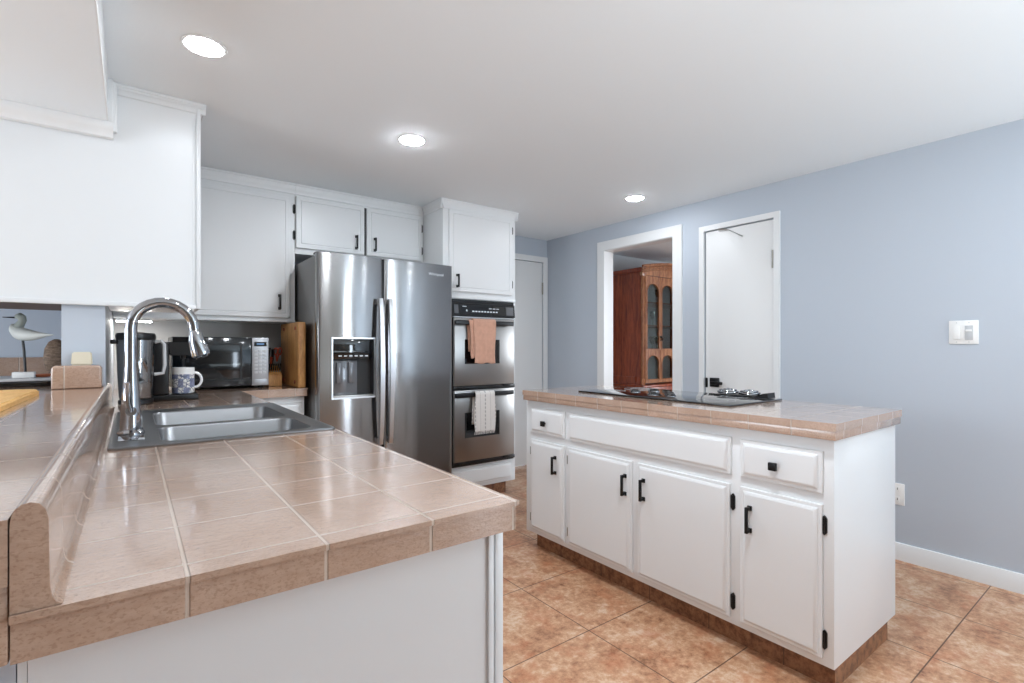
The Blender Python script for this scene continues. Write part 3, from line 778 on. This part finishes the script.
# ------------------------------------------------------------------ refrigerator
RX0, RX1, RYF, RZT = .889, 1.814, 3.10, 1.753
fr = thing('refrigerator', 'stainless side-by-side refrigerator with water dispenser and two long handles', 'refrigerator', (1.35, 3.5, 0))
obj('fridge_body', BX(RX0+.004, RX1-.004, RYF+.075, 3.92, .03, RZT-.012, bev=.004), 'fridge_side', fr)
bm = B(); box(bm, RX0+.02, RX1-.02, RYF+.10, 3.90, .0, .0295); obj('base_grille', bm, 'black_plastic', fr)
def door_profile(x0, x1, n=20, bulge=.016, rr=.014, yb=RYF+.066, flipped=False):
    """XY outline of a gently bowed door"""
    pts = []
    for k in range(n+1):
        u = k/n; x = x0+(x1-x0)*u
        e = min(x-x0, x1-x)
        rnd = rr-math.sqrt(max(0, rr*rr-(rr-e)**2)) if e < rr else 0
        pts.append((x, RYF + bulge*(2*u-1)**2*.8 + rnd))
    # denser corners
    dense = []
    for k in range(7):
        a = k/6*rr; rnd = rr-math.sqrt(max(0, rr*rr-(rr-a)**2)); u = a/(x1-x0); dense.append((x0+a, RYF+bulge*(2*u-1)**2*.8+rnd))
    left = dense; right = [(x0+x1-x, y) for x, y in reversed(dense)]
    mid = [p_ for p_ in pts if x0+rr+.002 < p_[0] < x1-rr-.002]
    return left+mid+right+[(x1, yb), (x0, yb)]
DZ0, DZ1 = .045, RZT
GX = 1.3005
# freezer door (left) with a real recess for the dispenser
dx0, dx1, dz0, dz1 = .972, 1.240, .868, 1.238
def door_mesh(x0, x1, hole=None):
    bm = B(); prof = door_profile(x0, x1)
    if hole:
        hx0, hx1, hz0, hz1 = hole
        front = prof[:-2]
        # insert exact hole columns
        def yat(x):
            for a, b in zip(front, front[1:]):
                if a[0] <= x <= b[0]: return a[1]+(b[1]-a[1])*(x-a[0])/(b[0]-a[0])
        front = [p_ for p_ in front if abs(p_[0]-hx0) > .004 and abs(p_[0]-hx1) > .004] + [(hx0, yat(hx0)), (hx1, yat(hx1))]
        front.sort(key=lambda q: q[0]); prof = front+prof[-2:]
        zs_ = [DZ0, hz0, hz1, DZ1]
    else: zs_ = [DZ0, DZ1]
    rings = [[bm.verts.new((x, y, z)) for x, y in prof] for z in zs_]
    n = len(prof)
    for q, (a, b) in enumerate(zip(rings, rings[1:])):
        for k in range(n):
            k2 = (k+1) % n
            if hole and q == 1 and prof[k][0] >= hole[0]-1e-6 and prof[k2][0] <= hole[1]+1e-6 and k2 > k and k < n-3: continue
            bm.faces.new((a[k], a[k2], b[k2], b[k]))
    bm.faces.new(rings[0][::-1]); bm.faces.new(rings[-1])
    return bm
dl = obj('freezer_door', door_mesh(RX0, GX-.004, (dx0, dx1, dz0, dz1)), 'fridge_steel', fr, smooth=50)
dr_ = obj('fridge_door', door_mesh(GX+.004, RX1), 'fridge_steel', fr, smooth=50)
obj('door_gap', BX(GX-.0035, GX+.0035, RYF+.03, RYF+.07, DZ0, DZ1-.01), 'black_plastic', fr)
# dispenser
yq = RYF+.001
dp = obj('dispenser', cells(B(), [dx0-.004, dx0+.004, dx1-.004, dx1+.004], [dz0-.004, dz0+.006, dz1-.005, dz1+.004], lambda i, j: not (i == 1 and j == 1), RYF-.003, RYF+.012, fXZ), 'handle_steel', dl)
bm = B()
x0, x1, z0, z1 = dx0+.0045, dx1-.0045, dz0+.0065, dz1-.0055
box(bm, x0, x1, RYF+.058, RYF+.062, z0, z1); box(bm, x0, x0+.004, RYF+.012, RYF+.058, z0, z1); box(bm, x1-.004, x1, RYF+.012, RYF+.058, z0, z1); box(bm, x0, x1, RYF+.012, RYF+.058, z0, z0+.005)
obj('recess', bm, 'dark_recess', dp)
obj('control_face', BX(x0, x1, RYF+.006, RYF+.05, z0+.235, z1, bev=.002), 'black_gloss', dp)
bm = B()
for k in range(6): box(bm, x0+.035+k*.033, x0+.055+k*.033, RYF+.0045, RYF+.0058, z0+.250, z0+.257)
obj('control_marks', bm, 'mark_white', dp)
bm = BX(x0+.012, x0+.165, RYF+.044, RYF+.0575, z0+.008, z0+.225, bev=.003); obj('back_plate', bm, 'smoke_plastic', dp)
for k in range(2):
    obj('paddle', BX(x0+.030+k*.075, x0+.065+k*.075, RYF+.026, RYF+.0435, z0+.085, z0+.215, bev=.004), 'smoke_plastic', dp)
obj('drip_tray', BX(x0, x1, RYF+.004, RYF+.055, z0, z0+.010, bev=.002), 'satin_metal', dp)
# handles: long bars, bowed outwards, flat faced
def fhandle(xc, lean):
    bm = B(); n = 24; rings = []
    for k in range(n+1):
        u = k/n; z = .565+(1.492-.565)*u
        bow = .030*math.sin(PI*u)**.8 if 0 < u < 1 else 0
        y = RYF-.028-bow; xx = xc+lean*(1-math.cos((u-.5)*PI))*1
        hw = .019-.004*abs(2*u-1); th = .007
        rings.append([bm.verts.new(c) for c in ((xx-hw, y+th, z), (xx-hw*.8, y-th, z), (xx+hw*.8, y-th, z), (xx+hw, y+th, z))])
    for a, b in zip(rings, rings[1:]):
        for k in range(4): bm.faces.new((a[k], a[(k+1) % 4], b[(k+1) % 4], b[k]))
    bm.faces.new(rings[0][::-1]); bm.faces.new(rings[-1])
    for z in (.57, 1.455): box(bm, xc-.011, xc+.011, RYF-.026, RYF+.008, z, z+.032, bev=.002)
    return bm
obj('handle', fhandle(1.268, 0), 'handle_steel', dl, smooth=0); obj('handle', fhandle(1.333, 0), 'handle_steel', dr_, smooth=0)
for a_0 in (RX0+.01, RX1-.07): obj('hinge_cover', BX(a_0, a_0+.06, RYF+.08, RYF+.14, RZT+.0005, RZT+.012, bev=.003), 'black_plastic', fr)
def text_mesh(name, s, size, mat, parent, loc, rot, ext=.0004):
    cu = bpy.data.curves.new(name, 'FONT'); cu.body = s; cu.size = size; cu.extrude = ext; cu.align_x = 'CENTER'; cu.align_y = 'CENTER'
    o = bpy.data.objects.new(name+'_tmp', cu); COL.objects.link(o)
    bpy.context.view_layer.update()
    me = bpy.data.meshes.new_from_object(o.evaluated_get(bpy.context.evaluated_depsgraph_get())); bpy.data.objects.remove(o); bpy.data.curves.remove(cu)
    me.materials.clear(); me.materials.append(MATS[mat]); me.name = name
    q = link(name, me); q.parent = parent; q.location = Vector(loc)-base_of(parent); q.rotation_euler = rot
    return q
text_mesh('logo_lettering', 'Whirlpool', .028, 'mark_white', dr_, (1.678, RYF-.0012, 1.682), (PI/2, 0, math.radians(1.9)))

# ------------------------------------------------------------------ things on the corner worktop
# microwave
mw = thing('microwave', 'black microwave with silver keypad on the corner worktop', 'microwave', (.43, 3.63, .93))
obj('casing', BX(.185, .688, 3.462, 3.82, .944, 1.243, bev=.006), 'black_plastic', mw)
dd = obj('door', BX(.187, .592, 3.446, 3.4615, .946, 1.241, bev=.004), 'microwave_glass', mw)
obj('window_frame', cells(B(), [.235, .245, .53, .54], [.985, .995, 1.195, 1.205], lambda i, j: not (i == 1 and j == 1), 3.4445, 3.4458, fXZ), 'black_plastic', dd)
kp = obj('control_panel', BX(.594, .688, 3.446, 3.4615, .946, 1.241, bev=.003), 'silver_plastic', mw)
obj('display', BX(.606, .676, 3.4445, 3.4458, 1.188, 1.214), 'black_gloss', kp)
obj('display_digits', BX(.62, .662, 3.4435, 3.4443, 1.196, 1.207), 'display_blue', kp)
bm = B()
for r in range(7):
    for c in range(3): box(bm, .607+c*.024, .626+c*.024, 3.4445, 3.4458, 1.165-r*.022-.014, 1.165-r*.022, bev=.0005)
b_ = obj('keypad', bm, 'plastic_grey', kp)
obj('open_button', BX(.604, .678, 3.443, 3.4458, .956, .984, bev=.001), 'silver_plastic', kp)
for x, y in ((.22, 3.50), (.65, 3.50), (.22, 3.79), (.65, 3.79)): obj('foot', lathe(B(), [(.014, .9305), (.016, .944)], (x, y, 0), 14), 'black_plastic', mw)
# butcher block stood on edge
bb = thing('butcher_block', 'thick wooden butcher block standing upright against the refrigerator', 'cutting board', (.842, 3.5, .93))
bm = BX(.818, .864, 3.268, 3.72, .931, 1.338, bev=.008, seg=3); obj('board', bm, 'board_wood', bb)
for y, z in ((3.33, 1.30), (3.34, .965), (3.62, 1.30), (3.62, .965)):
    obj('rubber_bumper', lathe(B(), [(.012, .8178), (.010, .8120), (.004, .8110)], (0, y, z), 16, 'X'), 'cherry_wood', bb)
# knife block
kb = thing('knife_block', 'small light wood knife block beside the microwave', 'knife block', (.745, 3.59, .93))
bm = B(); prism(bm, [(3.53, .931), (3.66, .931), (3.685, 1.04), (3.64, 1.060), (3.53, 1.005)], .705, .785, fYZ); bmesh.ops.bevel(bm, geom=bm.edges[:], offset=.003, segments=2, affect='EDGES'); obj('block', bm, 'block_wood', kb)
dirn = Vector((0, -.45, 1)).normalized()
def knife(name, label, x, y, z, L, mat, rr=.008, grp='knives in the wooden block'):
    t = thing(name, label, 'knife', (x, y, z), grp)
    p0 = Vector((x, y, z)); bm = B()
    tube(bm, [p0+dirn*.008, p0+dirn*(L*.3), p0+dirn*(L*.7), p0+dirn*L], [rr*.8, rr, rr*.9, rr*1.1], 10)
    obj('handle', bm, mat, t)
    obj('bolster', tube(B(), [p0-dirn*.003, p0+dirn*.0078], rr*.7, 8), 'satin_metal', t)
    return t
for k in range(6):
    knife('steak_knife', 'small black-handled steak knife in the front row of the knife block', .7125+.0128*k, 3.56, 1.024, .055, 'black_plastic', .0048)
for k, (dx, dy, L) in enumerate(((.715, 3.62, .13), (.742, 3.63, .12))):
    knife('kitchen_knife', 'large black-handled kitchen knife standing at the back of the knife block', dx, dy, 1.056, L, 'black_plastic', .0095)
knife('paring_knife', 'red-handled knife in the middle of the knife block', .728, 3.597, 1.044, .08, 'orange_red', .007, None)
sc = thing('kitchen_scissors', 'red-handled kitchen scissors upright in the knife block beside the butcher block', 'scissors', (.772, 3.61, 1.09))
bm = B()
for s_ in (-1, 1):
    c0 = Vector((.772+s_*.012, 3.59, 1.155)); pts = [c0+Vector((.011*math.cos(a*PI/8), -.45*.018*math.sin(a*PI/8), .022*math.sin(a*PI/8))) for a in range(17)]
    tube(bm, pts, .0045, 8, cap=False); tube(bm, [(.772, 3.618, 1.088), (.772+s_*.008, 3.60, 1.134)], .005, 8)
obj('handles', bm, 'orange_red', sc)
# coffee maker facing +X with mug, and clear jug
cf = thing('coffee_maker', 'black single-cup coffee maker on the corner worktop behind the faucet', 'coffee maker', (.17, 2.95, .93))
bm = B(); box(bm, .075, .262, 2.862, 3.05, .931, .957, bev=.005, seg=3); obj('drip_base', bm, 'black_plastic', cf)
obj('tower', BX(.078, .143, 2.866, 3.046, .9575, 1.205, bev=.008, seg=3), 'black_plastic', cf)
bm = B(); prism(bm, [(.079, 1.2055), (.258, 1.2055), (.262, 1.195), (.262, 1.158), (.244, 1.142), (.144, 1.142), (.144, 1.2)], 2.868, 3.044, lambda u, v, w: (u, w, v)); bmesh.ops.bevel(bm, geom=bm.edges[:], offset=.004, segments=2, affect='EDGES'); obj('brew_head', bm, 'black_plastic', cf)
obj('spout', lathe(B(), [(.012, 1.1415), (.010, 1.125)], (.205, 2.955, 0), 16), 'black_plastic', cf)
mg = thing('coffee_mug', 'white mug with blue patterned squares on the coffee maker tray', 'mug', (.203, 2.925, .957))
bm = B(); lathe(bm, [(.036, .9575), (.044, .960), (.047, .966), (.047, 1.078), (.0465, 1.0835), (.044, 1.0835), (.043, 1.075), (.043, .972), (.01, .968)], (.203, 2.925, 0), 36); obj('cup', bm, 'mug_glaze', mg)
bm = B(); pts = [(.203+.0455+.030*math.sin(a*PI/10), 2.925-.006, 1.022+.036*math.cos(a*PI/10)) for a in range(11)]; tube(bm, pts, .0062, 10); obj('mug_handle', bm, 'ceramic_white', mg)
jg = thing('glass_jug', 'tall smoky clear jug with black lid and base beside the coffee maker', 'jug', (.018, 2.79, .93))
jx, jy = .018, 2.79
obj('jug_base', lathe(B(), [(.060, .931), (.064, .934), (.064, .950), (.058, .954)], (jx, jy, 0), 32), 'black_plastic', jg)
obj('jug_body', lathe(B(), [(.056, .9545), (.060, .962), (.065, 1.05), (.070, 1.20), (.070, 1.215), (.067, 1.215), (.062, 1.05), (.057, .966), (.01, .960)], (jx, jy, 0), 40), 'tank_glass', jg)
obj('jug_lid', lathe(B(), [(.066, 1.205), (.0715, 1.2155), (.073, 1.232), (.069, 1.243), (.03, 1.248)], (jx, jy, 0), 40), 'black_plastic', jg)
obj('jug_spout', BX(jx-.090, jx-.066, jy-.014, jy+.014, 1.195, 1.215, bev=.005), 'black_plastic', jg)
bm = B(); tube(bm, [(jx+.068, jy-.01, 1.205), (jx+.09, jy-.012, 1.21), (jx+.102, jy-.014, 1.195), (jx+.104, jy-.014, 1.10), (jx+.098, jy-.012, 1.065), (jx+.066, jy-.01, 1.06)], .0075, 10); obj('jug_handle', bm, 'plastic_grey', jg)
# under-cabinet light
ul = thing('under_cabinet_light', 'slim lit lamp under the corner upper cabinet above the jug', 'lamp', (.02, 3.75, 1.33))
obj('lamp_housing', BX(-.07, .10, 3.62, 3.70, 1.332, 1.3505, bev=.002), 'trim_white', ul)
obj('lamp_lens', BX(-.065, .095, 3.625, 3.695, 1.328, 1.3315), 'strip_lens', ul)

# ------------------------------------------------------------------ things on the bar
cb = thing('cutting_board', 'yellow wooden cutting board lying on the raised bar at the left edge', 'cutting board', (-.42, 1.9, 1.020))
P_ = [(-.31, 1.50), (-.262, 1.56), (-.248, 2.33), (-.262, 2.37), (-.30, 2.385), (-.62, 2.385), (-.62, 1.45), (-.36, 1.45)]
bm = prism(B(), P_, 1.0205, 1.038, fXY); bmesh.ops.bevel(bm, geom=[e for e in bm.edges if e.verts[0].co.z > 1.037 and e.verts[1].co.z > 1.037], offset=.005, segments=3, affect='EDGES')
obj('board', bm, 'cutting_board_wood', cb)
tr = thing('serving_tray', 'black tray with a pale grey top on the bar under the bird figure', 'tray', (-.6, 3.0, 1.013))
bm = BX(-.98, -.262, 2.83, 3.17, 1.0205, 1.042, bev=.004); obj('tray_body', bm, 'black_gloss', tr)
obj('tray_top', BX(-.978, -.264, 2.832, 3.168, 1.0425, 1.053, bev=.002), 'plastic_grey', tr)
bx_, by_ = -.357, 2.92
br = thing('bird_figurine', 'white and grey shorebird figure on a thin black leg and small white base', 'figurine', (bx_, by_, 1.053))
fdir = Vector((-.80, .60, 0)).normalized()   # towards the bill
obj('base', BX(bx_-.034, bx_+.034, by_-.026, by_+.026, 1.0535, 1.078, bev=.002), 'plastic_white', br)
obj('leg', tube(B(), [(bx_+.004, by_, 1.078), (bx_, by_, 1.165), (bx_-.004, by_, 1.21)], .0045, 8), 'black_iron', br)
def ell(bm, stations, n=16):
    rings = []
    for (s_, z, hw, hh) in stations:
        c0 = Vector((bx_, by_, 0))+fdir*s_; side = Vector((-fdir.y, fdir.x, 0))
        rings.append([bm.verts.new(c0+side*hw*math.cos(2*PI*k/n)+Vector((0, 0, z+hh*math.sin(2*PI*k/n)))) for k in range(n)])
    for a, b in zip(rings, rings[1:]):
        for k in range(n): bm.faces.new((a[k], a[(k+1) % n], b[(k+1) % n], b[k]))
    bm.faces.new(rings[0][::-1]); bm.faces.new(rings[-1]); return bm
bm = ell(B(), [(-.122, 1.233, .003, .002), (-.092, 1.232, .012, .007), (-.06, 1.230, .022, .015), (-.025, 1.231, .030, .023), (.008, 1.236, .031, .028), (.030, 1.245, .027, .028), (.044, 1.256, .020, .023), (.051, 1.266, .010, .012)])
obj('body', bm, 'bird_white', br)
f3 = lambda s_, z: tuple(Vector((bx_, by_, z))+fdir*s_)
neck = obj('neck', tube(B(), [f3(.028, 1.240), f3(.026, 1.264), f3(.013, 1.281), f3(.006, 1.294), f3(.010, 1.305), f3(.018, 1.310), f3(.028, 1.308), f3(.034, 1.303)], [.024, .018, .0135, .013, .015, .015, .011, .004], 14), 'bird_grey', br)
obj('bill', tube(B(), [f3(.031, 1.305), f3(.058, 1.306), f3(.090, 1.307)], [.004, .003, .0015], 8), 'black_iron', br)
# woven round piece
wb = thing('wicker_ball', 'round brown woven piece on the bar tray partly behind the blue pillar', 'ornament', (-.27, 3.05, 1.053))
lathe_bm = lathe(B(), [(.002, 1.0535), (.03, 1.056), (.05, 1.085), (.058, 1.13), (.052, 1.175), (.034, 1.205), (.012, 1.217), (.002, 1.218)], (-.270, 3.08, 0), 28, sx=.78, sy=.6)
obj('woven_shell', lathe_bm, 'wicker', wb)
pc = obj('saucer', lathe(B(), [(.02, 1.0535), (.03, 1.056), (.036, 1.066), (.033, 1.066), (.01, 1.060)], (-.305, 2.96, 0), 24), 'orange_tile')
tag(pc, 'small terracotta dish in front of the woven ball behind the bar', 'dish')
# nook backsplash and counter
nk = thing('nook_counter', 'low tiled counter with backsplash along the nook wall behind the bird', 'countertop', (-1.2, 3.7, 0))
obj('counter_top', BX(-2.2, -.224, 3.42, 3.925, .87, .93, bev=.005), 'tile_backsplash', nk)
obj('backsplash', BX(-2.2, -.224, 3.9255, 3.948, .93, 1.125, bev=.004), 'tile_backsplash', nk)
obj('cabinet_body', BX(-2.2, -.224, 3.46, 3.94, .05, .869), 'white_paint', nk)

# ------------------------------------------------------------------ dining room china cabinet
CX0, CX1, CY0, CY1 = 4.42, 5.58, 3.56, 4.03
cc = thing('china_cabinet', 'cherry wood china cabinet with arched glass doors in the room beyond the doorway', 'display cabinet', (5.0, 3.8, 0))
bm = BX(CX0-.03, CX1+.03, CY0-.06, CY1, .0, .745, bev=.004); box(bm, CX0-.045, CX1+.045, CY0-.075, CY1, .745, .772, bev=.008, seg=3); obj('base_cabinet', bm, 'cherry_wood', cc)
for k in range(4):
    obj('base_door', panel(B(), CX0+.03+k*.275, CX0+.295+k*.275, .10, .70, 0, lambda u, v, w: (u, CY0-.0605-w, v)), 'cherry_wood', cc)
bm = B(); box(bm, CX0, CX0+.02, CY0+.002, CY1, .7725, 2.02); box(bm, CX1-.02, CX1, CY0+.002, CY1, .7725, 2.02); box(bm, CX0+.02, CX1-.02, CY1-.02, CY1, .7725, 2.02)
box(bm, CX0, CX1, CY0+.002, CY1, 2.02, 2.045); box(bm, CX0-.012, CX0+.0, CY0+.06, CY1-.04, .80, .86); obj('case', bm, 'cherry_wood', cc)
obj('mirror_back', BX(CX0+.021, CX1-.021, CY1-.026, CY1-.021, .78, 2.01), 'glass_shelf', cc)
for z in (1.13, 1.42, 1.68): obj('shelf', BX(CX0+.021, CX1-.021, CY0+.06, CY1-.03, z, z+.012), 'cherry_wood', cc)
for x in (CX0+.004, CX1-.054):
    bm = BX(x, x+.05, CY0-.02, CY0+.0015, .7725, 2.02, bev=.004)
    for q in (.012, .038): tube(bm, [(x+q, CY0-.022, .84), (x+q, CY0-.022, 1.95)], .006, 8)
    box(bm, x-.008, x+.058, CY0-.032, CY0+.0015, 1.955, 2.02, bev=.004); obj('pilaster', bm, 'cherry_light', cc)
def arch_frame(x0, x1, z0, z1, holes, y0, y1):
    """rectangular slab with arch-topped holes"""
    bm = B(); f_ = lambda u, v: (u, v)
    def ring(h):
        hx0, hx1, hz0, hz1 = h; r = (hx1-hx0)/2; c = (hx0+hx1)/2; zc_ = hz1-r*.9
        return [(hx0, hz0), (hx1, hz0)] + [(c+r*math.cos(a*PI/10), zc_+r*.9*math.sin(a*PI/10)) for a in range(11)]
    outer = [(x0, z0), (x1, z0), (x1, z1), (x0, z1)]; loops = [outer]+[ring(h) for h in holes]
    es = []; vl = []
    for lp in loops:
        vs = [bm.verts.new((u, y0, v)) for u, v in lp]; vl.append(vs)
        for k in range(len(vs)): es.append(bm.edges.new((vs[k], vs[(k+1) % len(vs)])))
    r = bmesh.ops.triangle_fill(bm, use_beauty=True, use_dissolve=False, edges=es)
    fs = [g_ for g_ in r['geom'] if isinstance(g_, bmesh.types.BMFace)]
    ex = bmesh.ops.extrude_face_region(bm, geom=fs)
    bmesh.ops.translate(bm, verts=[g_ for g_ in ex['geom'] if isinstance(g_, bmesh.types.BMVert)], vec=(0, y1-y0, 0))
    return bm, loops[1:]
for k in range(4):
    x0 = CX0+.06+k*.26; x1 = x0+.256
    holes = [(x0+.022, x1-.022, 1.165, 1.885), (x0+.022, x1-.022, .828, 1.095)]
    bm, lps = arch_frame(x0, x1, .79, 1.965, holes, CY0-.004, CY0-.022)
    for lp in lps:
        pts = [(u, CY0-.023, v) for u, v in lp]; tube(bm, pts+[pts[0]], .006, 6)
    dd = obj('glass_door', bm, 'cherry_light', cc)
    for h_ in holes: obj('pane', BX(h_[0]-.01, h_[1]+.01, CY0-.0035, CY0-.001, h_[2]-.01, h_[3]+.005), 'clear_glass', dd)
    hx = x1-.011 if k % 2 == 0 else x0+.011
    bm = B(); lathe(bm, [(.011, CY0-.0225), (.010, CY0-.028), (.004, CY0-.030)], (hx, 0, 1.30), 14, 'Y'); tube(bm, [(hx, CY0-.028, 1.30), (hx, CY0-.045, 1.275), (hx, CY0-.030, 1.255)], .005, 8); obj('door_pull', bm, 'black_iron', dd)
# arched pediment
bm = B(); n = 24; R0 = []
for k in range(n+1):
    u = k/n; x = CX0-.01+(CX1-CX0+.02)*u; R0.append((x, 2.046+.065*math.sin(PI*u)**1.0))
bot = [(CX1+.01, 1.968), (CX0-.01, 1.968)]
prism(bm, R0+bot, CY0-.030, CY0+.0015, lambda u, v, w: (u, w, v))
obj('pediment', bm, 'cherry_light', cc)
bm = B()
for off, rr, yy_ in ((.012, .016, -.04), (-.02, .010, -.036), (-.045, .007, -.034)):
    tube(bm, [(x, CY0+yy_, z+off) for x, z in R0], rr, 10)
obj('pediment_moulding', bm, 'cherry_light', cc)
obj('side_cornice', BX(CX0-.018, CX0-.0005, CY0-.02, CY1, 2.0, 2.05, bev=.004), 'cherry_wood', cc)
# glassware on the shelves
def goblet(x, y, z, first=None):
    t = thing('wine_glass', 'clear stemmed wine glass on a shelf inside the china cabinet', 'wine glass', (x, y, z), 'wine glasses in the china cabinet')
    obj('glass_bowl', lathe(B(), [(.026, z+.0005), (.026, z+.003), (.005, z+.006), (.004, z+.07), (.02, z+.085), (.032, z+.12), (.03, z+.165), (.028, z+.165), (.030, z+.12), (.01, z+.088)], (x, y, 0), 18), 'clear_glass', t)
    return t
g0 = goblet(4.57, 3.72, 1.142)
for x, z in ((4.65, 1.142), (4.83, 1.142), (4.92, 1.142), (4.57, 1.432), (4.84, 1.432), (4.93, 1.692)):
    copy_tree(g0, loc=(x, 3.72, z))
